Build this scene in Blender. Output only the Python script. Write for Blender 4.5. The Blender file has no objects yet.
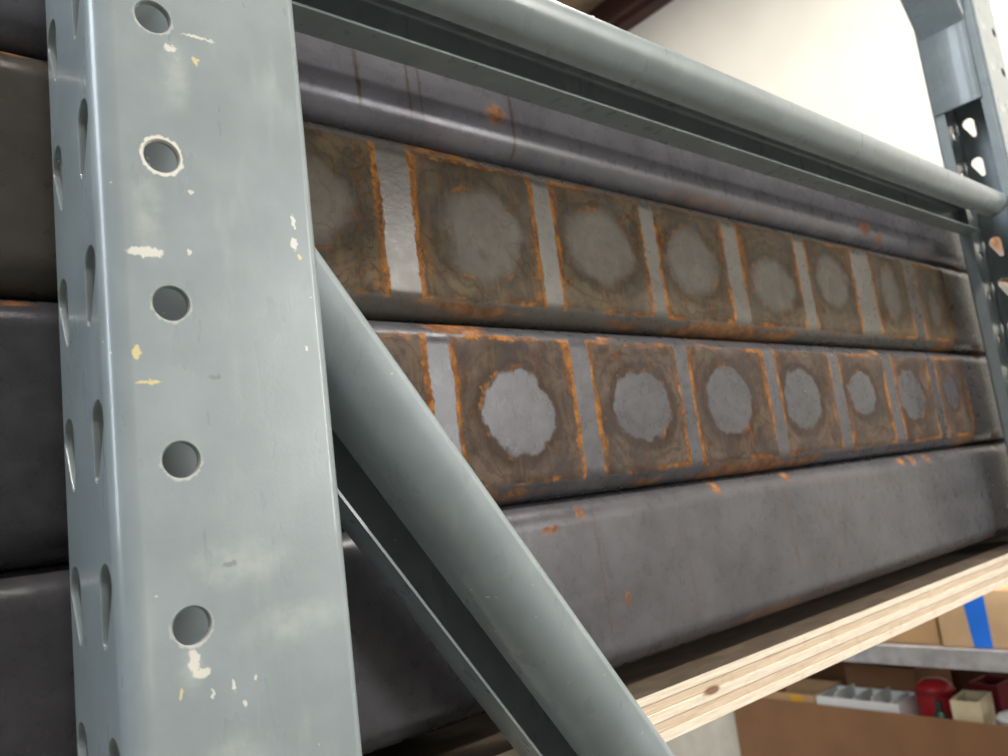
import bpy, bmesh, math, random
from mathutils import Vector, Matrix
from mathutils.geometry import tessellate_polygon
random.seed(7)
S = bpy.context.scene
C = S.collection
PI = math.pi
MM = 0.001

# ------------------------------------------------------------------ camera
cam_d = bpy.data.cameras.new('camera')
cam = bpy.data.objects.new('camera', cam_d)
C.objects.link(cam)
cam_d.sensor_fit = 'HORIZONTAL'
cam_d.sensor_width = 36.0
cam_d.lens = 803.867 / 1008 * 36.0
cam_d.clip_start = 0.01
r_ = Vector((0.75953831, -0.63835079, -0.12493931))
u_ = Vector((-0.00342903, -0.19600444, 0.98059701))
f_ = Vector((0.65045353, 0.74437258, 0.1510618))
m = Matrix((r_, u_, -f_)).transposed().to_4x4()
m.translation = Vector((-66.23, -257.517, -177.969)) * MM
cam.matrix_world = m
cam_d.dof.use_dof = True
cam_d.dof.focus_distance = 0.35
cam_d.dof.aperture_fstop = 15.0
S.camera = cam

# ------------------------------------------------------------------ world, lights, exposure
w = bpy.data.worlds.new('world')
S.world = w
w.use_nodes = True
bg = w.node_tree.nodes['Background']
bg.inputs[0].default_value = (0.86, 0.93, 1.0, 1)
bg.inputs[1].default_value = 0.2
S.view_settings.view_transform = 'Standard'
S.view_settings.look = 'None'
S.view_settings.exposure = -0.1
S.view_settings.gamma = 1.0
S.view_settings.use_curve_mapping = False
LAMPS = [  # x, y, z, rotation about z, watts
    (-0.6, -1.5, 2.80, 0.0, 85.0),
    (1.2, -1.5, 2.80, 0.0, 85.0),
    (2.35, 0.55, 2.80, PI / 2, 85.0),
    (2.35, -1.6, 2.80, PI / 2, 85.0),
    (2.35, 2.6, 2.80, PI / 2, 38.0),  # unseen lamp added to brighten the upper part of the wall
]
# daylight through the wide window in the right-hand wall
rd = bpy.data.lights.new('wide_window_daylight', 'AREA')
rd.shape = 'RECTANGLE'; rd.size = 1.2; rd.size_y = 2.5; rd.energy = 190.0; rd.color = (1.0, 0.985, 0.965)
ro = bpy.data.objects.new('wide_window_daylight', rd)
C.objects.link(ro)
ro.location = (3.38, -4.86, 1.0); ro.rotation_euler = (PI / 2, 0, 0)
# daylight through the window in the wall the open side of the rack faces
wd = bpy.data.lights.new('window_daylight', 'AREA')
wd.shape = 'RECTANGLE'; wd.size = 2.4; wd.size_y = 0.8; wd.energy = 80.0; wd.color = (0.80, 0.90, 1.0)
wo = bpy.data.objects.new('window_daylight', wd)
C.objects.link(wo)
wo.location = (-2.17, 0.25, 1.05); wo.rotation_euler = (0, -PI / 2, 0)

# ------------------------------------------------------------------ helpers
def tag(o, label=None, cat=None, group=None, kind=None):
    if label: o['label'] = label
    if cat: o['category'] = cat
    if group: o['group'] = group
    if kind: o['kind'] = kind
    return o

def empty(name, loc=(0, 0, 0), rz=0.0):
    o = bpy.data.objects.new(name, None)
    o.empty_display_size = 0.02
    C.objects.link(o)
    o.location = loc
    o.rotation_euler = (0, 0, rz)
    return o

def link(name, me, mat, parent=None):
    o = bpy.data.objects.new(name, me)
    C.objects.link(o)
    if mat is not None and len(me.materials) == 0:
        me.materials.append(mat)
    if parent is not None:
        o.parent = parent
    return o

class MB:
    """collects verts / faces (in metres), builds ONE mesh object"""
    def __init__(s):
        s.v = []; s.f = []
    def add(s, vs, fs):
        b = len(s.v)
        s.v += [tuple(x) for x in vs]
        s.f += [tuple(i + b for i in f) for f in fs]
        return s
    def box(s, x0, x1, y0, y1, z0, z1, M=None):
        vs = [Vector((x, y, z)) for x in (x0, x1) for y in (y0, y1) for z in (z0, z1)]
        if M: vs = [M @ v for v in vs]
        return s.add(vs, [(0, 1, 3, 2), (4, 6, 7, 5), (0, 4, 5, 1), (2, 3, 7, 6), (0, 2, 6, 4), (1, 5, 7, 3)])
    def lathe(s, prof, n=20, M=None):
        vs = []; fs = []
        for (r, z) in prof:
            for k in range(n):
                a = 2 * PI * k / n
                vs.append(Vector((r * math.cos(a), r * math.sin(a), z)))
        for j in range(len(prof) - 1):
            for k in range(n):
                k2 = (k + 1) % n
                fs.append((j * n + k, j * n + k2, (j + 1) * n + k2, (j + 1) * n + k))
        fs.append(tuple(range(n))[::-1])
        fs.append(tuple(range((len(prof) - 1) * n, len(prof) * n)))
        if M: vs = [M @ v for v in vs]
        return s.add(vs, fs)
    def build(s, name, mat, parent=None, bevel=0.0, smooth=True, seg=2, ang=35):
        me = bpy.data.meshes.new(name)
        me.from_pydata(s.v, [], s.f)
        bm = bmesh.new(); bm.from_mesh(me)
        bmesh.ops.recalc_face_normals(bm, faces=bm.faces)
        if bevel > 0:
            ed = [e for e in bm.edges if len(e.link_faces) == 2 and e.calc_face_angle(0) > 0.5]
            bmesh.ops.bevel(bm, geom=ed, offset=bevel, segments=seg, affect='EDGES', profile=0.5)
        bm.to_mesh(me); bm.free()
        if smooth:
            me.shade_smooth()
            me.set_sharp_from_angle(angle=math.radians(ang))
        return link(name, me, mat, parent)

# ------------------------------------------------------------------ node expression helper
class G:
    def __init__(s, name):
        s.m = bpy.data.materials.new(name)
        s.m.use_nodes = True
        s.t = s.m.node_tree
        s.b = s.t.nodes['Principled BSDF']
    def node(s, typ, **kw):
        n = s.t.nodes.new(typ)
        for k, v in kw.items(): setattr(n, k, v)
        return n
    def put(s, sock, v):
        if isinstance(v, E): s.t.links.new(v.s, sock)
        else:
            try: sock.default_value = v
            except Exception: sock.default_value = tuple(v) + (1.0,)
    def op(s, o, a, b=0.0, c=0.0):
        n = s.node('ShaderNodeMath', operation=o)
        for i, v in enumerate((a, b, c)): s.put(n.inputs[i], v)
        return E(s, n.outputs[0])
    def coords(s):
        tc = s.node('ShaderNodeTexCoord')
        v = s.node('ShaderNodeVectorMath', operation='SCALE')
        s.t.links.new(tc.outputs['Object'], v.inputs[0])
        v.inputs['Scale'].default_value = 1000.0
        sp = s.node('ShaderNodeSeparateXYZ')
        s.t.links.new(v.outputs[0], sp.inputs[0])
        s.vec = E(s, v.outputs[0])
        return [E(s, sp.outputs[i]) for i in range(3)]
    def xyz(s, x, y, z):
        n = s.node('ShaderNodeCombineXYZ')
        for i, v in enumerate((x, y, z)): s.put(n.inputs[i], v)
        return E(s, n.outputs[0])
    def noise(s, vec, scale, detail=3.0, rough=0.55, dist=0.0):
        n = s.node('ShaderNodeTexNoise')
        s.put(n.inputs['Vector'], vec)
        n.inputs['Scale'].default_value = scale
        n.inputs['Detail'].default_value = detail
        n.inputs['Roughness'].default_value = rough
        n.inputs['Distortion'].default_value = dist
        return E(s, n.outputs['Fac'])
    def ss(s, x, a, b):
        """smoothstep from a (0) to b (1); a may exceed b"""
        n = s.node('ShaderNodeMapRange', interpolation_type='SMOOTHSTEP')
        s.put(n.inputs[0], x)
        if a <= b:
            n.inputs[1].default_value = a; n.inputs[2].default_value = b
            n.inputs[3].default_value = 0.0; n.inputs[4].default_value = 1.0
        else:
            n.inputs[1].default_value = b; n.inputs[2].default_value = a
            n.inputs[3].default_value = 1.0; n.inputs[4].default_value = 0.0
        return E(s, n.outputs[0])
    def mix(s, f, a, b):
        n = s.node('ShaderNodeMix', data_type='RGBA')
        s.put(n.inputs[0], f)
        for sock, v in ((n.inputs[6], a), (n.inputs[7], b)): s.put(sock, v if isinstance(v, E) else tuple(v) + (1.0,))
        return E(s, n.outputs[2])
    def bump(s, h, dist, strength=1.0):
        n = s.node('ShaderNodeBump')
        n.inputs['Strength'].default_value = strength
        n.inputs['Distance'].default_value = dist
        s.put(n.inputs['Height'], h)
        s.t.links.new(n.outputs[0], s.b.inputs['Normal'])
    def out(s, **kw):
        names = dict(col='Base Color', rough='Roughness', metal='Metallic', coat='Coat Weight', coatr='Coat Roughness', spec='Specular IOR Level')
        for k, v in kw.items():
            if k == 'col' and not isinstance(v, E): v = tuple(v) + (1.0,)
            s.put(s.b.inputs[names[k]], v)
        return s.m
class E:
    def __init__(s, g, sock): s.g = g; s.s = sock
    def __add__(s, o): return s.g.op('ADD', s, o)
    def __radd__(s, o): return s.g.op('ADD', o, s)
    def __sub__(s, o): return s.g.op('SUBTRACT', s, o)
    def __rsub__(s, o): return s.g.op('SUBTRACT', o, s)
    def __mul__(s, o): return s.g.op('MULTIPLY', s, o)
    def __rmul__(s, o): return s.g.op('MULTIPLY', o, s)
    def __truediv__(s, o): return s.g.op('DIVIDE', s, o)
    def abs(s): return s.g.op('ABSOLUTE', s)
    def sqrt(s): return s.g.op('SQRT', s)
    def min(s, o): return s.g.op('MINIMUM', s, o)
    def max(s, o): return s.g.op('MAXIMUM', s, o)
    def inv(s): return s.g.op('SUBTRACT', 1.0, s)

def ellipses(g, u, v, lst):
    """min over list of normalised ellipse distances (cx, cv, rx, rv)"""
    best = None
    for (cx, cv, rx, rv) in lst:
        a = g.op('MULTIPLY_ADD', u, 1.0 / rx, -cx / rx)
        b = g.op('MULTIPLY_ADD', v, 1.0 / rv, -cv / rv)
        e = g.op('MULTIPLY_ADD', b, b, a * a)
        best = e if best is None else best.min(e)
    return best.sqrt()

# ------------------------------------------------------------------ materials
PAINT = (0.228, 0.268, 0.280)

def mat_paint(name, wear_glare=None, holes=False):
    g = G(name)
    x, y, z = g.coords()
    n1 = g.noise(g.vec, 0.035, 4)
    n2 = g.noise(g.xyz(x, y, z * 0.25), 0.09, 3)
    n3 = g.noise(g.vec, 0.9, 2)
    col = g.mix(g.ss(n1, 0.35, 0.7), tuple(c * 0.93 for c in PAINT), tuple(c * 1.07 for c in PAINT))
    col = g.mix(g.ss(n2, 0.55, 0.8) * 0.25, col, (0.42, 0.43, 0.40))
    sp = g.noise(g.vec, 0.32, 2, 0.5)
    col = g.mix(g.ss(sp, 0.745, 0.77) * 0.8, col, (0.62, 0.60, 0.52))
    rough = g.op('MULTIPLY_ADD', n2, 0.2, 0.2)
    if holes:   # pale chipped paint around the punched holes of the side faces
        zz = z / 50.8
        fz = (zz - g.op('FLOOR', zz + 0.5)) * 50.8
        dx = x - 20.1
        d = (dx * dx + fz * fz).sqrt() + (g.noise(g.vec, 0.5, 3) - 0.5) * 3.0
        lower = g.ss(fz, 5.0, -4.0)
        ring = (g.ss(d, 7.4, 6.8) * g.ss((z + 50.8).abs(), 14.0, 10.0)).max(g.ss(d, 6.9, 6.3) * (lower * 0.4 + 0.05))
        sideface = g.ss(y, 2.0, 1.0).max(g.ss(y, 64.5, 65.5))
        col = g.mix(ring * sideface, col, (0.62, 0.61, 0.55))
    if wear_glare:
        w1 = (g.noise(g.vec, 0.45, 3) - 0.5)
        xx = x + w1 * 3.5; zz2 = z + (g.noise(g.vec, 0.6, 3) - 0.5) * 3.5
        front = g.ss(y, 1.5, 0.5)
        dust_glare = ellipses(g, xx, zz2, wear_glare['dust_glare'])
        col = g.mix(g.ss(dust_glare, 1.15, 0.2) * front * 0.2 * g.ss(g.noise(g.vec, 0.12, 4), 0.25, 0.65), col, (0.66, 0.66, 0.60))
        wh = ellipses(g, xx, zz2, wear_glare['white'])
        col = g.mix(g.ss(wh, 1.1, 0.8) * front * 0.85, col, (0.62, 0.61, 0.55))
        ye = ellipses(g, xx, zz2, wear_glare['yellow'])
        col = g.mix(g.ss(ye, 1.1, 0.7) * front * 0.9, col, (0.60, 0.50, 0.24))
        dk = ellipses(g, xx, zz2, wear_glare['dark'])
        col = g.mix(g.ss(dk, 1.1, 0.6) * front * 0.6, col, (0.12, 0.14, 0.14))
    g.bump(n1 * 0.6 + n3 * 0.12, 0.0004, 0.5)
    return g.out(col=col, rough=rough, coat=0.3, coatr=0.06)

WEAR_GLARE = dict(
    dust_glare=[(14.5, -72, 6.0, 19), (36, -186, 20, 9), (19, -216, 5, 8), (55, -208, 22, 8), (26, -20, 6, 16), (30, -245, 12, 10)],  # pale patches: dust, plus window reflections painted into the colour
    white=[(25.2, -10.2, 2.6, 1.3), (65.7, -67.6, 0.9, 2.6), (65.3, -76.4, 1.4, 2.4), (13.1, -84.9, 6.0, 1.7), (27, -83.3, 0.8, 1.0),
           (29, -61.9, 1.0, 0.8), (66.3, -115.4, 0.6, 0.8), (20, -213.5, 1.8, 3.6), (22, -217.5, 3.0, 1.5), (24.9, -224.2, 0.42, 1.8),
           (31.5, -223.1, 0.45, 1.9), (38.7, -222.7, 0.45, 1.1), (34.6, -229.5, 0.45, 1.2), (35, -3.2, 6, 0.5)],
    yellow=[(33.7, -12.6, 1.5, 1.5), (8.6, -118.3, 1.2, 2.6), (11.9, -127.5, 4.0, 0.7), (15.6, -222.0, 0.7, 1.8), (66.6, -81, 0.7, 1.2)],
    dark=[(32.3, -125.8, 2.4, 0.9), (33, -186.5, 2.6, 0.8)])

def mat_tube(name, cells=None, streaks=(), spots=(), base=(0.150, 0.146, 0.158), seed=0.0, warm=0.0, hv=42.0, edge_rust=0.5, clear=1.0):
    g = G(name)
    x, y, z = g.coords()
    P = g.xyz(x + seed * 371.0, y, z)
    na = g.noise(P, 0.02, 4)
    nb = g.noise(P, 0.11, 4)
    nc = g.noise(P, 0.45, 3)
    col = g.mix(g.ss(na, 0.3, 0.7), tuple(c * 0.8 for c in base), tuple(c * 1.2 for c in base))
    col = g.mix(g.ss(nb, 0.42, 0.85) * 0.4, col, (0.115, 0.115, 0.128))
    col = g.mix(g.ss(nc, 0.6, 0.8) * 0.4, col, (0.048, 0.042, 0.040))
    if warm: col = g.mix(warm, col, (0.115, 0.102, 0.078))
    rust = g.mix(g.ss(nb * 0.7 + nc * 0.3, 0.38, 0.62), (0.14, 0.050, 0.013), (0.36, 0.150, 0.032))
    rough = g.op('MULTIPLY_ADD', nb, 0.2, 0.19)
    rmask = None
    stain = 0.0
    if cells:
        # dried stains: dark brown fields with rusty borders around a clean patch
        u = x + (g.noise(P, 0.06, 3) - 0.5) * 5.0 + (nc - 0.5) * 4.0
        v = z + (g.noise(g.xyz(x + 900.0, y, z), 0.06, 3) - 0.5) * 6.0 + (nc - 0.5) * 3.0
        du = None
        for (a, b) in cells['box']:
            d = (u - (a + b) / 2.0).abs() - (b - a) / 2.0
            du = d if du is None else du.min(d)
        dv = (v - 0.5).abs() - hv
        D = du.max(dv)
        inside = g.ss(D, 1.2, -1.2)
        u2 = x + (nb - 0.5) * 14.0 + (nc - 0.5) * 5.0 + (g.noise(P, 0.03, 1) - 0.5) * 16.0
        v2 = z + (g.noise(g.xyz(x, y + 300.0, z), 0.1, 4) - 0.5) * 12.0
        e = ellipses(g, u2, v2, cells['clear'])
        soft = 0.06 + 0.35 * (1.0 - clear)
        clean = g.ss(e, 1.0 + soft, 0.97 - soft) * clear
        nf = g.noise(P, 0.04, 5, 0.6)
        brown = g.mix(g.ss(nf, 0.32, 0.68), cells['dark'], cells['light'])
        swirl = g.op('SINE', e * 17.0 + (nb - 0.5) * 14.0)
        brown = g.mix(g.ss(swirl, 0.2, 1.0) * 0.35, brown, tuple(c * 0.55 for c in cells['dark']))
        streaky = g.noise(g.xyz(x * 1.1, y, z * 0.15), 0.28, 3)
        brown = g.mix(g.ss(streaky, 0.5, 0.75) * 0.4, brown, (0.15, 0.080, 0.028))
        stain = inside * clean.inv() * (0.72 + 0.26 * g.ss(na, 0.3, 0.6))
        col = g.mix(stain, col, brown)
        ringd = g.ss(e, 0.94, 1.04) * g.ss(e, 1.45, 1.06) * inside
        col = g.mix(ringd * g.ss(nf, 0.3, 0.6) * 0.65 * clear, col, tuple(c * 0.5 for c in cells['dark']))
        ringo = g.ss(e, 0.96, 1.02) * g.ss(e, 1.12, 1.05) * inside * g.ss(g.noise(P, 0.07, 2), 0.54, 0.66)
        vn = (g.noise(g.xyz(x + 55.0, y, z), 0.028, 2, 0.5, 1.0) - 0.5).abs()
        vein = g.ss(vn, 0.016, 0.004) * inside * clean.inv()
        col = g.mix(vein * 0.6, col, tuple(c * 0.45 for c in cells['dark']))
        wv = g.noise(g.xyz(x * 0.3, y, z * 0.5), 0.05, 3)
        wid = (wv - 0.5) * 8.0
        edge = g.ss(du, 1.3, 0.3) * g.ss(du + 2.6 - wid, -1.2, 0.8) * g.ss(dv, 2.0, 0.0)
        edge = edge * (0.25 + 0.75 * g.ss(g.noise(g.xyz(x * 0.25 + 40.0, y, z * 0.6), 0.05, 2), 0.38, 0.52))
        edgeh = g.ss(dv, 1.6, 0.4) * g.ss(dv, -3.0, -1.0) * g.ss(du, 0.0, -2.0) * g.ss(g.noise(g.xyz(x * 0.5, y, z), 0.07, 3), 0.47, 0.58)
        inner = g.ss(du, 0.0, -3.0) * g.ss(du, -11.0, -4.0) * g.ss(dv, 0.0, -3.0) * g.ss(g.noise(g.xyz(x * 1.3, y, z * 0.35), 0.06, 4), 0.50, 0.66) * 0.7
        rmask = (edge.max(edgeh).max(ringo * 0.7).max(vein * 0.25).max(inner)) * (0.66 + 0.2 * g.ss(nc, 0.35, 0.6))
    # rust along the upper and lower corners
    cr = g.ss(z, 42.0, 45.0) * g.ss(g.noise(g.xyz(x * 0.4, y * 0.5, z), 0.055, 3), 0.60 - 0.1 * edge_rust, 0.68 - 0.1 * edge_rust)
    cl = g.ss(z, -41.0, -44.0) * g.ss(g.noise(g.xyz(x * 0.35 + 70.0, y * 0.5, z), 0.05, 3), 0.60 - 0.1 * edge_rust, 0.70 - 0.1 * edge_rust)
    corner = cr.max(cl * 0.7) * 0.85 * min(1.0, edge_rust * 1.5)
    rmask = corner if rmask is None else rmask.max(corner)
    if spots:
        us = x + (nc - 0.5) * 5.0; vs = z + (nb - 0.5) * 5.0
        rmask = rmask.max(g.ss(ellipses(g, us, vs, spots), 1.15, 0.3) * g.ss(nc, 0.30, 0.5) * 0.95)
    for (x0, z0, z1, lean, wd, k) in streaks:
        d = (x - x0 + z * lean * 0.3 + (nb - 0.5) * 2.5).abs()
        st = g.ss(d, wd * 1.3, wd * 0.4) * g.ss(z, z0 - 4.0, z0) * g.ss(z, z1 + 4.0, z1) * k
        col = g.mix(st, col, (0.065, 0.042, 0.026))
    col = g.mix(rmask, col, rust)
    rough = rough + rmask * 0.4 + stain * 0.35
    flat = (rmask.max(stain) if cells else rmask).inv()
    g.bump(nb * 0.4 + nc * 0.2, 0.0006, 0.5)
    return g.out(col=col, rough=rough.min(0.92), metal=flat * 0.15, spec=flat * 0.2 + 0.1)

def mat_wood(name, a, b, scale=1.0):
    g = G(name)
    x, y, z = g.coords()
    n = g.noise(g.xyz(x * 0.03, y * 0.08, z * 1.2), 1.0 * scale, 4, 0.6, 0.6)
    n2 = g.noise(g.vec, 0.08, 3)
    col = g.mix(g.ss(n, 0.35, 0.7), a, b)
    col = g.mix(g.ss(n2, 0.55, 0.75) * 0.35, col, tuple(c * 0.7 for c in a))
    kn = ellipses(g, x + (n2 - 0.5) * 8.0, z, [(355 - 575, 17.0, 9, 2.6)])
    col = g.mix(g.ss(kn, 1.2, 0.6), col, (0.20, 0.10, 0.06))
    g.bump(n, 0.0006, 0.6)
    return g.out(col=col, rough=0.75)

def mat_flat(name, col, rough=0.7, var=0.12, scale=0.02, metal=0.0):
    g = G(name)
    g.coords()
    n = g.noise(g.vec, scale, 4)
    c = g.mix(g.ss(n, 0.3, 0.7), tuple(v * (1 - var) for v in col), tuple(min(1, v * (1 + var)) for v in col))
    return g.out(col=c, rough=rough, metal=metal)

def mat_emit(name, col, k):
    g = G(name)
    g.b.inputs['Emission Color'].default_value = tuple(col) + (1,)
    g.b.inputs['Emission Strength'].default_value = k
    return g.out(col=col)

M_POST = mat_paint('post_paint', wear_glare=WEAR_GLARE, holes=True)
M_POST2 = mat_paint('far_post_paint', holes=True)
M_BRACE = mat_paint('brace_paint')

# ------------------------------------------------------------------ the setting
FLOOR_Z, CEIL_Z, WALL_X = -1.6, 3.0, 4.0
M_FLOOR = mat_flat('concrete', (0.20, 0.195, 0.18), 0.6, 0.15, 0.004)
M_WALL = mat_flat('white_wall', (0.80, 0.765, 0.69), 0.9, 0.03, 0.003)
M_WALL2 = mat_flat('grey_plaster', (0.30, 0.30, 0.295), 0.9, 0.04, 0.003)
M_DECK = mat_flat('ceiling_deck', (0.26, 0.19, 0.115), 0.8, 0.2, 0.006)
M_BEAM = mat_flat('brown_beam', (0.055, 0.020, 0.014), 0.6, 0.2, 0.01)
tag(MB().box(-2.3, WALL_X + 0.1, -5, 5, FLOOR_Z - 0.1, FLOOR_Z).build('floor', M_FLOOR, smooth=False), 'pale grey concrete floor', kind='structure')
# wall towards the aisle, with a window
WX, WY0, WY1, WZ0, WZ1 = -2.3, -0.15, 0.65, -0.15, 2.25
tag(MB().box(WX, WX + .1, -5, WY0, FLOOR_Z, CEIL_Z).box(WX, WX + .1, WY1, 5, FLOOR_Z, CEIL_Z).box(WX, WX + .1, WY0, WY1, FLOOR_Z, WZ0).box(WX, WX + .1, WY0, WY1, WZ1, CEIL_Z)
    .build('wall_front', M_WALL2, smooth=False), 'grey painted wall with a window', kind='structure')
M_FRAME = mat_flat('window_frame_white', (0.75, 0.75, 0.74), 0.5, 0.03)
g0 = G('window_glass'); g0.b.inputs['Transmission Weight'].default_value = 1.0
M_GLASS = g0.out(col=(0.9, 0.95, 1.0), rough=0.02)
def window(name, loc_, rz, hw_, hh_, nm, label):
    wn = tag(empty(name, loc_, rz), label, kind='structure')
    ms = [-hw_ + .05 + (2 * hw_ - .1) * k / nm for k in range(nm + 1)]
    for (a, b, c, d) in [(-hw_, hw_, 0, .05), (-hw_, hw_, hh_ - .05, hh_), (-hw_, -hw_ + .05, .05, hh_ - .05), (hw_ - .05, hw_, .05, hh_ - .05)] + [(q - .02, q + .02, .05, hh_ - .05) for q in ms[1:-1]]:
        MB().box(-.03, .05, a, b, c, d).build('window_frame', M_FRAME, wn)
    for k in range(nm):
        MB().box(-.004, .004, ms[k] + (.02 if k else 0), ms[k + 1] - (.02 if k < nm - 1 else 0), .05, hh_ - .05).build('pane', M_GLASS, wn)
tag(MB().box(-2.3, WALL_X + .1, 4.9, 5, FLOOR_Z, CEIL_Z).build('wall_left', mat_flat('grey_wall', (0.30, 0.29, 0.28), 0.9, 0.05, 0.003), smooth=False), 'dull grey wall far behind the tubes', kind='structure')
window('window_1', (WX + .05, (WY0 + WY1) / 2, WZ0), 0.0, (WY1 - WY0) / 2, WZ1 - WZ0, 2, 'tall window with a white frame')
RY = -5.0
RX0, RX1, RZ0, RZ1 = 2.78, 3.98, -0.25, 2.25
tag(MB().box(-2.3, RX0, RY, RY + .1, FLOOR_Z, CEIL_Z).box(RX1, WALL_X + .1, RY, RY + .1, FLOOR_Z, CEIL_Z).box(RX0, RX1, RY, RY + .1, FLOOR_Z, RZ0).box(RX0, RX1, RY, RY + .1, RZ1, CEIL_Z)
    .build('wall_right', M_WALL2, smooth=False), 'grey painted side wall with a large window', kind='structure')
window('window_2', ((RX0 + RX1) / 2, RY + .05, RZ0), PI / 2, (RX1 - RX0) / 2, RZ1 - RZ0, 2, 'large window with a white frame')
tag(MB().box(WALL_X, WALL_X + .1, RY, 5, FLOOR_Z, CEIL_Z).build('wall_back', M_WALL, smooth=False), 'warm white painted wall behind the shelving', kind='structure')
tag(MB().box(-2.3, WALL_X + 0.1, -5, 5, CEIL_Z, CEIL_Z + 0.1).build('ceiling', M_DECK, smooth=False), 'tan wooden ceiling deck', kind='structure')
tag(MB().box(WALL_X - 0.10, WALL_X, -5, 5, CEIL_Z - 0.235, CEIL_Z).box(WALL_X - 0.16, WALL_X - 0.10, -5, 5, CEIL_Z - 0.20, CEIL_Z - 0.16)
    .build('trim_1', M_BEAM, smooth=False), 'dark brown beam along the top of the wall', kind='structure')
tag(MB().box(3.30, 3.42, -5, 5, CEIL_Z - 0.15, CEIL_Z).build('trim_2', M_BEAM, smooth=False), 'dark brown ceiling joist', kind='structure')

M_HOUSE = mat_flat('lamp_housing', (0.75, 0.75, 0.75), 0.5, 0.03)
for i, (lx, ly, lz, rz, watt) in enumerate(LAMPS):
    t = tag(empty('ceiling_light', (lx, ly, lz), rz),
            ['white strip light above the front of the rack', 'white strip light above the middle of the rack',
             'white strip light near the white wall', 'white strip light over the aisle by the wall', 'white strip light beyond the tubes, added to brighten the wall'][i], 'light', 'strip lights under the ceiling')
    MB().add([(-.62, -.10, .02), (.62, -.10, .02), (.62, .10, .02), (-.62, .10, .02), (-.62, -.05, .07), (.62, -.05, .07), (.62, .05, .07), (-.62, .05, .07)],
             [(0, 3, 2, 1), (4, 5, 6, 7), (0, 1, 5, 4), (1, 2, 6, 5), (2, 3, 7, 6), (3, 0, 4, 7)]).build('housing', M_HOUSE, t)
    for hx in (-.5, .49): MB().box(hx, hx + .01, -.003, .003, .06, CEIL_Z - lz).build('hanger', M_HOUSE, t)
    ld = bpy.data.lights.new('strip_light', 'AREA')
    ld.shape = 'RECTANGLE'; ld.size = 1.2; ld.size_y = 0.16
    ld.energy = watt
    ld.color = (1.0, 0.96, 0.90)
    lo = bpy.data.objects.new('tube_light', ld)
    C.objects.link(lo); lo.parent = t; lo.location = (0, 0, 0.012)

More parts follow.
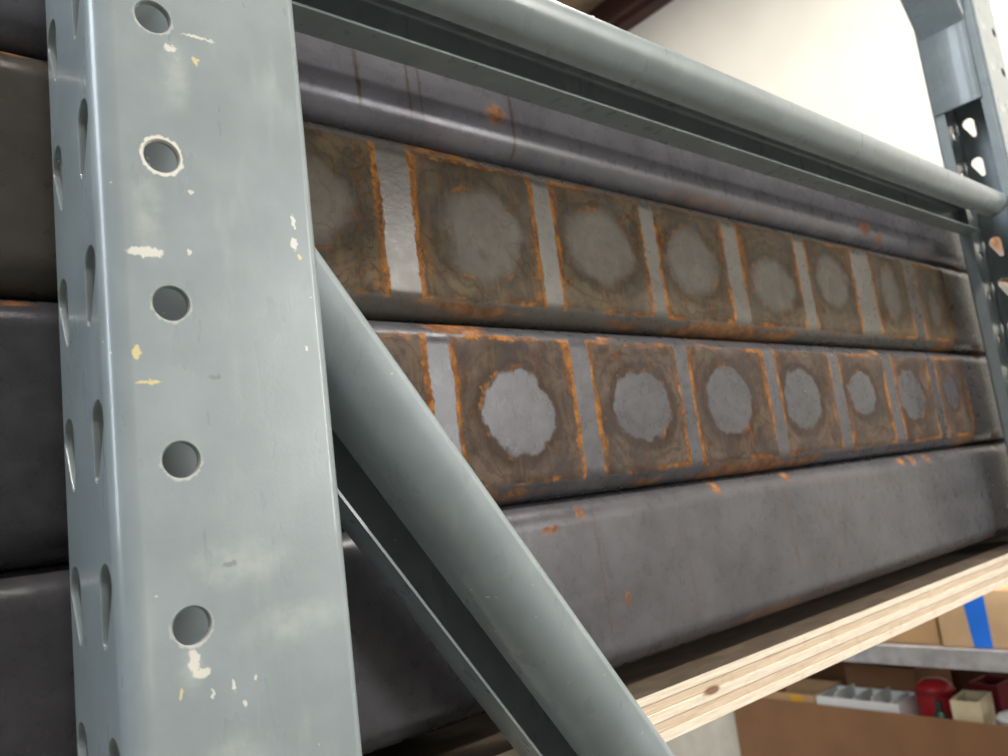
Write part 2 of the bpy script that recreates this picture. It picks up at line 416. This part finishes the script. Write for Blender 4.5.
# ------------------------------------------------------------------ upright frame of the rack
def post_mesh(name, z0, z1, flip):
    """C post in mm: x 0..74, y 0..72; teardrop face at x=0, side faces y=0 and y=72 with round holes, lips at x=74"""
    T = 2.3; Wx, Wy, R, r, L = 75.0, 66.5, 7.5, 4.0, 13.5
    V = []; N = []; F = []
    def vert(p, n): V.append(p); N.append(n); return len(V) - 1
    pitch = 50.8
    # flats: origin, direction, length, normal, kind
    flats = [((Wx, L), (0, -1), L - r, (1, 0), None),
             ((Wx - r, 0), (-1, 0), Wx - r - R, (0, -1), 'round'),
             ((0, R), (0, 1), Wy - 2 * R, (-1, 0), 'tear'),
             ((R, Wy), (1, 0), Wx - r - R, (0, 1), 'round'),
             ((Wx, Wy - r), (0, -1), L - r, (1, 0), None)]
    flats[4] = ((Wx, Wy - r), (0, -1), L - r, (1, 0), None)
    arcs = [((Wx - r, r), r, 0.0, -PI / 2), ((R, R), R, -PI / 2, -PI), ((R, Wy - R), R, PI, PI / 2), ((Wx - r, Wy - r), r, PI / 2, 0.0)]
    for (c, rad, a0, a1) in arcs:
        n = 10
        for off, sg in ((0.0, 1), (T, -1)):
            prev = None
            for k in range(n + 1):
                a = a0 + (a1 - a0) * k / n
                nx, ny = math.cos(a), math.sin(a)
                q = (c[0] + (rad - off) * nx, c[1] + (rad - off) * ny)
                i0 = vert((q[0], q[1], z0), (nx * sg, ny * sg, 0)); i1 = vert((q[0], q[1], z1), (nx * sg, ny * sg, 0))
                if prev: F.append((prev[0], i0, i1, prev[1]) if sg < 0 else (prev[0], prev[1], i1, i0))
                prev = (i0, i1)
    def teardrop(sc, side):
        # big circle on top, narrow slanted tail running towards the middle of the face
        pts = []
        c1 = (sc, 5.4); r1 = 6.5; c2 = (sc + side * 4.0, -11.0); r2 = 2.4
        a0 = math.atan2(c2[1] - c1[1], c2[0] - c1[0]); dd = math.hypot(c2[0] - c1[0], c2[1] - c1[1])
        b = math.acos((r1 - r2) / dd)
        for k in range(15):
            a = a0 + b + (2 * PI - 2 * b) * k / 14
            pts.append((c1[0] + r1 * math.cos(a), c1[1] + r1 * math.sin(a)))
        for k in range(7):
            a = a0 - b + 2 * b * k / 6
            pts.append((c2[0] + r2 * math.cos(a), c2[1] + r2 * math.sin(a)))
        return pts
    for (o, d, ln, nrm, kind) in flats:
        nrm3 = (nrm[0], nrm[1], 0)
        def P(s, z, off): return (o[0] + d[0] * s - nrm[0] * off, o[1] + d[1] * s - nrm[1] * off, z)
        if kind is None:
            for off, sg in ((0.0, 1), (T, -1)):
                q = [vert(P(s, z, off), tuple(sg * c for c in nrm3)) for s, z in ((0, z0), (ln, z0), (ln, z1), (0, z1))]
                F.append(q)
            # cut edge of the lip
            s_end = 0 if o[1] == L else ln
            q = [vert(P(s_end, z, off), (0, 1 if o[1] == L else -1, 0)) for z, off in ((z0, 0), (z0, T), (z1, T), (z1, 0))]
            F.append(q)
            continue
        zoff = 0.0 if kind == 'round' else 11.2 - 1.5
        k0 = math.ceil((z0 - zoff) / pitch + 0.5); k1 = math.floor((z1 - zoff) / pitch - 0.5)
        zlo = (k0 - 0.5) * pitch + zoff; zhi = (k1 + 0.5) * pitch + zoff
        for (za, zb) in ((z0, zlo), (zhi, z1)):
            if zb - za > 0.01:
                for off, sg in ((0.0, 1), (T, -1)):
                    F.append([vert(P(s, z, off), tuple(sg * c for c in nrm3)) for s, z in ((0, za), (ln, za), (ln, zb), (0, zb))])
        if kind == 'round':
            xc = 20.1
            sc = abs(xc - o[0])
            holes = [[(sc + 5.7 * math.cos(2 * PI * k / 28), 5.7 * math.sin(2 * PI * k / 28)) for k in range(28)]]
        else:
            holes = [teardrop(14.3 - R, 1), teardrop(Wy - 14.3 - R, -1)]
        grown = []
        for h in holes:
            cx = sum(p[0] for p in h) / len(h); cz = sum(p[1] for p in h) / len(h)
            nn = len(h); gr = []
            for i in range(nn):
                ax, az = h[i - 1]; bx, bz = h[(i + 1) % nn]
                tx, tz = bx - ax, bz - az; l_ = math.hypot(tx, tz)
                gr.append((tz / l_, -tx / l_))     # outward normal of a ccw ring
            grown.append(gr)
        ch = 0.45
        outer = [(0, -pitch / 2), (ln, -pitch / 2), (ln, pitch / 2), (0, pitch / 2)]
        for off, sg, grow in ((0.0, 1, ch), (T, -1, 0.0)):
            rings = [outer] + [[(p[0] + grow * q[0], p[1] + grow * q[1]) for p, q in zip(h, gr)] for h, gr in zip(holes, grown)]
            flat_pts = [p for rg in rings for p in rg]
            tris = tessellate_polygon([[Vector((p[0], p[1], 0)) for p in rg] for rg in rings])
            for k in range(k0, k1 + 1):
                zc = k * pitch + zoff
                b = len(V)
                for p in flat_pts: vert(P(p[0], p[1] + zc, off), tuple(sg * c for c in nrm3))
                F.extend([tuple(i + b for i in t) for t in tris])
        for h, gr in zip(holes, grown):
            nn = len(h)
            for k in range(k0, k1 + 1):
                zc = k * pitch + zoff
                b = len(V)
                for (gw, off, wn) in ((ch, 0.0, 0.7), (0.0, ch, 0.1), (0.0, T, 0.0)):
                    for p, q in zip(h, gr):
                        n3 = Vector((-q[0] * d[0] + wn * nrm[0], -q[0] * d[1] + wn * nrm[1], -q[1])).normalized()
                        vert(P(p[0] + gw * q[0], p[1] + gw * q[1] + zc, off), tuple(n3))
                for j in range(2):
                    for i in range(nn):
                        i2 = (i + 1) % nn
                        F.append((b + j * nn + i, b + j * nn + i2, b + (j + 1) * nn + i2, b + (j + 1) * nn + i))
    # fix winding against the stored normals
    for fi, f in enumerate(F):
        a, b_, c = (Vector(V[f[i]]) for i in (0, 1, 2))
        nn_ = (b_ - a).cross(c - a)
        av = sum((Vector(N[i]) for i in f), Vector())
        if nn_.dot(av) < 0: F[fi] = tuple(reversed(f))
    if flip:
        V = [(75.0 - p[0], p[1], p[2]) for p in V]; N = [(-n[0], n[1], n[2]) for n in N]
        F = [tuple(reversed(f)) for f in F]
    me = bpy.data.meshes.new(name)
    me.from_pydata([tuple(c * MM for c in p) for p in V], [], [tuple(f) for f in F])
    me.shade_smooth()
    me.normals_split_custom_set_from_vertices(N)
    return me

def channel(name, w, h, hf, lipf, lipb, R, T, length, mat, parent):
    """lipped C channel along local +X, opening towards local -Z; y 0..w, z -h..0"""
    path = []
    def arc(cx, cy, a0, a1, r, n=9):
        for k in range(n + 1):
            a = a0 + (a1 - a0) * k / n
            path.append((cx, cy, math.cos(a), math.sin(a), r))
    r2 = 5.0
    k_ = (h - hf) / w
    path.append((lipf, -hf - k_ * (lipf - R), 0, -1, 0))
    arc(R, -hf + R, -PI / 2, -PI, R)
    arc(r2, -r2, PI, PI / 2, r2)
    arc(w - r2, -r2, PI / 2, 0, r2)
    arc(w - r2, -h + r2, 0, -PI / 2, r2)
    path.append((w - lipb, -h, 0, -1, 0))
    out = [(p[0] + p[2] * p[4], p[1] + p[3] * p[4]) for p in path]
    inn = [(p[0] + p[2] * (p[4] - T), p[1] + p[3] * (p[4] - T)) for p in path]
    ring = out + inn[::-1]
    n = len(ring)
    vs = [(x * MM, a * MM, b * MM) for x in (0, length) for (a, b) in ring]
    fs = [(i, (i + 1) % n, n + (i + 1) % n, n + i) for i in range(n)]
    no = len(out)
    for e in (0, n):
        for i in range(no - 1):
            fs.append((e + i, e + i + 1, e + n - 2 - i, e + n - 1 - i))
    return MB().add(vs, fs).build(name, mat, parent, ang=30)

FAR_X = 935.0
frame = tag(empty('rack_upright_frame', (1 * MM, 0, FLOOR_Z)), 'grey-green painted steel rack upright frame with punched posts and a diagonal brace', 'rack frame')
POST_TOP = 900.0
zb = -FLOOR_Z / MM
p1 = link('post', post_mesh('post', -1592.0, POST_TOP, False), M_POST, frame)
p1.location = (0, 0, zb * MM)
p1['label'] = 'near post with teardrop slots and round holes, chipped paint'
p2 = link('post', post_mesh('far_post', -1580.0, POST_TOP, True), M_POST2, frame)
p2.location = ((FAR_X - 1) * MM, 0, (zb - 12.0) * MM)
p2['label'] = 'far post seen into its open side with slots letting light through'
for px in (0, FAR_X - 1):
    MB().box((px - 20) * MM, (px + 94) * MM, -.015, .087, 0.0, .008).build('base_plate', M_BRACE, frame, bevel=.001)
CY0, CW = 10.0, 53.0
st = channel('horizontal_strut', CW, 34.0, 22.0, 20.0, 22.0, 16.0, 1.4, FAR_X - 76.4, M_BRACE, frame)
st.location = ((76.2 - 1) * MM, CY0 * MM, (zb + 89.0) * MM)
BA = math.atan2(-0.818, 0.575)
dx, dz = math.cos(BA), math.sin(BA)
def brace(px, pz, length, h, flip, cuts):
    b = channel('diagonal_brace', CW, h, h if flip else h - 13.0, 26.0, 21.0, 5.0 if flip else 24.0, 1.3, length, M_BRACE, frame)
    Mx = Matrix.Translation(((px - 1) * MM, CY0 * MM, (zb + pz) * MM)) @ Matrix.Rotation(-BA, 4, 'Y')
    if flip: Mx = Mx @ Matrix.Translation((0, CW * MM, -h * MM)) @ Matrix.Rotation(PI, 4, 'X')
    bm = bmesh.new(); bm.from_mesh(b.data); bm.transform(Mx)
    for (co, no) in cuts:
        bmesh.ops.bisect_plane(bm, geom=bm.verts[:] + bm.edges[:] + bm.faces[:], dist=1e-6, plane_co=co, plane_no=no, clear_outer=True)
    bm.to_mesh(b.data); bm.free()
    b.data.set_sharp_from_angle(angle=math.radians(30))
    return b
near_lip = ((75.3 * MM, 0, 0), (-1, 0, 0))
far_lip = (((FAR_X - 1.3) * MM, 0, 0), (1, 0, 0))
# lower panel brace, its upper edge passes just behind the near post's edge
up = (82.2, -71.5)
brace(up[0] - dx * 90, up[1] - dz * 90, 1580.0, 42.0, False, [near_lip, far_lip])
# upper panel brace coming down onto the far post
ub = brace(985 - dx * 900, 292 - dz * 900, 960.0, 40.0, True, [far_lip])
MB().box((FAR_X - 4.2) * MM, (FAR_X - 1.2) * MM, (CY0 + 1) * MM, (CY0 + CW) * MM, (zb + 203) * MM, (zb + 345) * MM).build('end_tab', M_BRACE, ub, bevel=.001)

# ------------------------------------------------------------------ steel tubes
YT, H, TX0, TX1 = 80.7, 104.3, -620.0, 1180.0
def tube(ztop, mat, label, dx0=0.0, dx1=0.0):
    R, T, n = 16.0, 6.0, 12
    def ring(hh, r):
        q = []
        for (sx, sy, a0) in ((1, 1, 0), (-1, 1, PI / 2), (-1, -1, PI), (1, -1, 1.5 * PI)):
            for k in range(n + 1):
                a = a0 + PI / 2 * k / n
                q.append((sx * (hh - r) + r * math.cos(a), sy * (hh - r) + r * math.sin(a)))
        return q
    o, i_ = ring(H / 2, R), ring(H / 2 - T, R - T)
    N = len(o)
    xc = (TX0 + TX1) / 2
    xs = (TX0 - xc + dx0, TX1 - xc + dx1)
    vs = [(x * MM, a * MM, b * MM) for x in xs for (a, b) in o] + [(x * MM, a * MM, b * MM) for x in xs for (a, b) in i_]
    fs = []
    for i in range(N):
        j = (i + 1) % N
        fs.append((i, j, N + j, N + i)); fs.append((2 * N + i, 3 * N + i, 3 * N + j, 2 * N + j))
        fs.append((i, 2 * N + i, 2 * N + j, j)); fs.append((N + i, N + j, 3 * N + j, 3 * N + i))
    ob = MB().add(vs, fs).build('steel_tube', mat, ang=40)
    ob.location = (xc * MM, (YT + H / 2) * MM, (ztop - H / 2) * MM)
    return tag(ob, label, 'steel tube', 'square steel tubes stacked on the shelf')
XC = (TX0 + TX1) / 2
def loc(l, zc): return [(x - XC, z - zc, a, b) for (x, z, a, b) in l]
Z2 = 28.5; Z3 = Z2 - H - 0.1; Z4 = Z3 - H - 0.1; Z1 = Z2 + H + 0.1
c2, c3, c4, c1 = (z - H / 2 for z in (Z2, Z3, Z4, Z1))
cells3 = dict(box=[(a - XC, b - XC) for a, b in [(88, 178), (194, 285), (302, 389), (403, 501), (517, 604), (622, 708), (728, 810), (827, 905)]],
              clear=loc([(120, -127, 26, 25), (238, -129, 27, 25), (347, -128, 28, 23), (446, -125, 27, 26), (550, -126, 29, 25), (657, -122, 24, 21), (757, -124, 30, 25), (859, -122, 18, 18)], c3),
              dark=(0.038, 0.025, 0.018), light=(0.108, 0.080, 0.061))
cells2 = dict(box=[(a - XC, b - XC) for a, b in [(66, 159), (180, 271), (287, 374), (389, 473), (494, 581), (599, 684), (722, 800), (825, 905)]],
              clear=loc([(118, -20, 22, 24), (228, -24, 30, 28), (327, -20, 32, 25), (428, -20, 30, 27), (537, -30, 30, 22), (640, -18, 28, 24), (760, -20, 20, 30), (860, -30, 12, 20)], c2),
              dark=(0.036, 0.024, 0.013), light=(0.108, 0.083, 0.052))
M_T1 = mat_tube('tube_steel_a', base=(0.115, 0.112, 0.128), seed=1.0, edge_rust=0.25,
                streaks=[(152 - XC, -40, 60, 0.12, 1.4, 0.8), (185 - XC, -40, 60, 0.12, 1.0, 0.7), (193 - XC, -40, 60, 0.1, 1.0, 0.6), (262 - XC, -48, 60, 0.12, 1.3, 0.8), (420 - XC, -40, 60, 0.1, 1.2, 0.5)],
                spots=[(250 - XC, 55 - c1, 10, 9), (730 - XC, 45 - c1, 14, 9), (760 - XC, 38 - c1, 8, 6), (1108 - XC, 78 - c1, 34, 24)])
M_T2 = mat_tube('tube_steel_b', cells=cells2, base=(0.066, 0.062, 0.057), seed=2.0, warm=0.35, edge_rust=0.75, clear=0.5)
M_T3 = mat_tube('tube_steel_c', cells=cells3, base=(0.056, 0.055, 0.061), seed=3.0, edge_rust=0.7,
                spots=[(-200 - XC, -120 - c3, 5, 14), (-180 - XC, -160 - c3, 8, 6), (-215 - XC, -150 - c3, 6, 8)])
M_T4 = mat_tube('tube_steel_d', base=(0.070, 0.068, 0.075), seed=4.0, edge_rust=0.3,
                streaks=[(287 - XC, -28, 42, 0.12, 0.8, 0.7), (500 - XC, -20, 38, 0.2, 1.1, 0.9), (560 - XC, -35, 20, 0.1, 1.0, 0.5), (370 - XC, -35, 20, 0.1, 1.5, 0.35)],
                spots=[(276 - XC, -190 - c4, 4, 5), (415 - XC, -187 - c4, 6, 6), (509 - XC, -186 - c4, 6, 5), (712 - XC, -187 - c4, 8, 4), (735 - XC, -187 - c4, 7, 6), (768 - XC, -188 - c4, 9, 5), (250 - XC, -197 - c4, 8, 2.5), (306 - XC, -245 - c4, 3, 6)])
tube(Z4, M_T4, 'lowest grey steel square tube lying on the plywood shelf', 15)
tube(Z3, M_T3, 'square steel tube with rusty square stains around clean grey circles', -10, 8)
tube(Z2, M_T2, 'square steel tube with brown cloudy stains, second from top of the stack', 5, -6)
tube(Z1, M_T1, 'topmost grey steel square tube partly behind the horizontal strut', -5, 4)

# ------------------------------------------------------------------ plywood shelf
shelf = tag(empty('plywood_shelf', (575 * MM, 67.2 * MM, -325.0 * MM)), 'thick plywood shelf board with pale layered edge under the tubes', 'shelf')
PW = [mat_wood('plywood_pale', (0.62, 0.52, 0.40), (0.78, 0.70, 0.58)), mat_wood('plywood_tan', (0.50, 0.38, 0.26), (0.66, 0.54, 0.41))]
PTOP = 29.0
th = PTOP / 5
for k in range(5):
    jy = (0.0, 0.5, 0.1, 0.7, 0.2, 0.6, 0.1)[k]
    MB().box(-.625, .625, jy * MM, 0.60, (k * th) * MM, ((k + 1) * th - (0.8 if k == 4 else 0.02)) * MM).build('ply', PW[k % 2], shelf, bevel=.0003, seg=1)
vn_ = MB().box(-.625, .625, 0.0003, 0.60, (PTOP - 0.8) * MM, PTOP * MM).build('shaded_top_ply', mat_wood('shaded_top_wood', (0.050, 0.034, 0.020), (0.090, 0.062, 0.038)), shelf)  # brown top ply, colour darkened for the shade below the tubes
vn_['label'] = 'brown top face of the board, its colour darkened for shade'
M_RUN = mat_flat('runner_wood', (0.06, 0.04, 0.025), 0.85, 0.2, 0.03)
RT = Z4 - H - 0.1
for (x0, lab) in ((178, 'thin dark wooden strip under the tubes near the front post'), (900, 'thin dark wooden strip under the tubes near the far post')):
    ob = MB().box(-.014, .014, 0, .36, 0, (RT + 296.0 - 0.1) * MM).build('wooden_runner', M_RUN, bevel=.001)
    ob.location = (x0 * MM, .150, -.2959)
    tag(ob, lab, 'wood strip', 'wooden strips between tubes and plywood')
for (x0, lab) in ((103, 'painted steel beam under the plywood near the front post'), (907, 'painted steel beam under the plywood near the far post')):
    t = tag(empty('load_beam', (x0 * MM, .30, -.4005)), lab, 'beam', 'load beams under the plywood')
    MB().box(-.019, .019, 0.004, 0.36, 0, .0753).build('rail', M_BRACE, t, bevel=.004)
    MB().box(-.022, .022, 0.0, 0.004, -.01, .0745).build('end_plate', M_BRACE, t, bevel=.001)

# ------------------------------------------------------------------ shelving with cartons in the background
M_SHELF = mat_flat('grey_shelf', (0.50, 0.49, 0.50), 0.35, 0.2, 0.02, 0.3)
M_CARD = mat_flat('cardboard', (0.56, 0.34, 0.17), 0.85, 0.08, 0.01)
M_CARD2 = mat_flat('pale_cardboard', (0.72, 0.48, 0.27), 0.85, 0.08, 0.01)
M_CARD3 = mat_flat('brown_cardboard', (0.27, 0.135, 0.065), 0.85, 0.08, 0.01)
M_WHITE = mat_flat('white_card', (0.80, 0.80, 0.78), 0.7, 0.03)
M_BLUE = mat_flat('blue_tape', (0.015, 0.20, 0.88), 0.6, 0.05)
M_INK = mat_flat('grey_ink', (0.22, 0.14, 0.09), 0.9, 0.1)
UX0, UX1, UY0, UY1 = 2.0, 2.5, -0.25, 2.2
unit = tag(empty('shelving_unit', (UX0, UY0, FLOOR_Z)), 'grey metal shelving unit holding cartons behind the rack', 'shelving')
def su(z): return z - FLOOR_Z
for zt in (-0.657, -1.16):
    s_ = MB().box(0, UX1 - UX0, 0, UY1 - UY0, su(zt) - .003, su(zt)).build('shelf_panel', M_SHELF, unit)
    MB().box(-.002, 0.0, 0, UY1 - UY0, su(zt) - .044, su(zt)).box(-.002, .012, 0, UY1 - UY0, su(zt) - .046, su(zt) - .044).build('shelf_lip', M_SHELF, s_)
for a in (0.003, UX1 - UX0 - .043):
    for b in (0.003, UY1 - UY0 - .043):
        MB().box(a, a + .04, b, b + .002, 0, 1.02).box(a, a + .002, b, b + .04, 0, 1.02).build('upright', M_SHELF, unit)

def carton(name, label, x0, y0, z0, sx, sy, sz, mat, rz=0.0, open_top=False):
    t = tag(empty(name, (x0, y0, z0), rz), label, 'box')
    T = .004
    if open_top:
        MB().box(0, sx, 0, sy, 0, T).box(0, T, 0, sy, T, sz).box(sx - T, sx, 0, sy, T, sz).box(T, sx - T, 0, T, T, sz).box(T, sx - T, sy - T, sy, T, sz).build('body', mat, t)
    else:
        MB().box(0, sx, 0, sy, 0, sz).build('body', mat, t, bevel=.004)
        MB().box(.003, sx - .003, sy / 2 - .025, sy / 2 + .025, sz, sz + .0006).build('tape', M_CARD, t)
    return t
SZ = -0.6565
b1 = carton('cardboard_box', 'tan cardboard box with a small white label on the grey shelf', 2.03, 0.655, SZ, .30, .29, .17, M_CARD)
MB().box(-.0012, 0.0, .075, .125, .075, .10).build('label', M_WHITE, b1)
MB().box(-.0008, 0.0, .03, .07, .09, .10).build('print', M_INK, b1)
b2 = carton('cardboard_box', 'pale cardboard box sealed with a strip of blue tape', 2.02, 0.30, SZ, .32, .345, .135, M_CARD2)
MB().add([(-.0015, .272, 0.002), (-.0015, .232, 0.002), (-.0015, .230, .131), (-.0015, .280, .131), (0.0, .272, 0.002), (0.0, .232, 0.002), (0.0, .230, .131), (0.0, .280, .131)],
         [(0, 1, 2, 3), (4, 7, 6, 5), (0, 4, 5, 1), (1, 5, 6, 2), (2, 6, 7, 3), (3, 7, 4, 0)]).build('blue_tape', M_BLUE, b2)
for q in ((.02, .16, .03, .034), (.05, .17, .045, .048), (.290, .33, .095, .103)): MB().box(-.0008, 0.0, *q).build('print', M_INK, b2)
carton('cardboard_box', 'dark brown box added for the shaded background behind the blue-taped box', 2.345, 0.10, SZ, .15, .60, .30, M_CARD3)  # dark box added in place of background lying in shade

BZ = -1.1595
big = carton('open_carton', 'large open brown carton full of oddments on the lower shelf', 2.004, 0.30, BZ, .44, .975, .335, M_CARD3, open_top=True)
fl = MB().box(.435, .439, .02, .955, .332, .40).build('flap', M_CARD3, big)
# oddments in the carton
IZ = BZ + .0045
def item(name, label, cat, loc_, rz=0.0): return tag(empty(name, loc_, rz), label, cat)
def small_box(name, label, x, y, z, sx, sy, sz, mat, rz=0.0):
    return carton(name, label, x, y, z, sx, sy, sz, mat, rz, open_top=True)
small_box('small_box', 'small tan box with a yellow sticker at the left end of the open carton', 2.03, 1.02, IZ, .16, .19, .345, M_CARD)
sb = [x for x in C.objects if x.name.startswith('small_box')][-1]
MB().box(-.001, 0, .035, .075, .312, .342).build('sticker', mat_flat('yellow_sticker', (0.80, 0.42, 0.03), 0.6, 0.05), sb)
wt = small_box('paper_tray', 'white open tray of papers in the carton', 2.022, .785, IZ, .12, .225, .348, M_WHITE, 0.0)
for k in range(4):
    MB().box(.01, .115, .02 + .05 * k, .023 + .05 * k, .1, .352 + .006 * (k % 2)).build('paper', M_WHITE, wt)
small_box('kraft_box', 'brown kraft box standing behind the white tray', 2.17, .80, IZ, .20, .20, .40, M_CARD3, -0.05)
def bottle(name, label, cat, x, y, ztop, r, col, tilt, capcol):
    t = item(name, label, cat, (x, y, IZ))
    L = ztop - IZ
    MB().lathe([(r * .8, 0.0), (r, .01), (r, L - r * 1.1), (r * .85, L - r * .5), (r * .45, L - r * .1), (r * .42, L)], 24).build('body', mat_flat(name + '_plastic', col, 0.35, 0.1), t)
    MB().lathe([(r * .5, L - .004), (r * .5, L + .018), (r * .42, L + .022)], 20).build('cap', mat_flat(name + '_cap', capcol, 0.4, 0.1), t)
    t.rotation_euler = (0, tilt, 0)
    return t
def dome(name, label, cat, x, y, ztop, r, col, squash=0.6):
    t = item(name, label, cat, (x, y, IZ))
    L = ztop - IZ
    prof = [(r * .9, 0.0), (r, L - r * squash)] + [(r * math.cos(a), L - r * squash + r * squash * math.sin(a)) for a in [PI / 2 * k / 8 for k in range(1, 8)]] + [(r * .1, L)]
    MB().lathe(prof, 24).build('shell', mat_flat(name + '_finish', col, 0.4, 0.15), t)
    MB().lathe([(r * 1.06, L - r * squash - .012), (r * 1.06, L - r * squash), (r, L - r * squash + .002)], 24).build('rim', mat_flat(name + '_rim', tuple(c * .6 for c in col), 0.5, 0.1), t)
    return t
dome('red_canister', 'round red canister standing in the open carton', 'canister', 2.115, .728, BZ + .402, .045, (0.42, 0.012, 0.018))
bottle('dark_green_bottle', 'dark green bottle beside the red canister', 'bottle', 2.035, .690, BZ + .345, .018, (0.015, 0.045, 0.03), 0.0, (0.02, 0.02, 0.02))
small_box('cream_box', 'cream paper box in the middle of the open carton', 2.03, .592, IZ, .10, .065, .37, mat_flat('cream_card', (0.72, 0.62, 0.42), 0.8, 0.1), 0.08)
dark_red = small_box('red_box', 'dark red box standing behind the cream box', 2.16, .595, IZ, .09, .07, .378, mat_flat('dark_red_card', (0.22, 0.012, 0.022), 0.6, 0.1), -0.1)
dome('white_tub', 'white rounded tub at the right end of the carton', 'tub', 2.065, .530, BZ + .352, .043, (0.72, 0.76, 0.78), 0.35)

carton('beige_box', 'pale beige box beside the large open carton', 2.05, 1.30, BZ, .30, .55, .36, mat_flat('beige_card', (0.78, 0.71, 0.60), 0.8, 0.06))
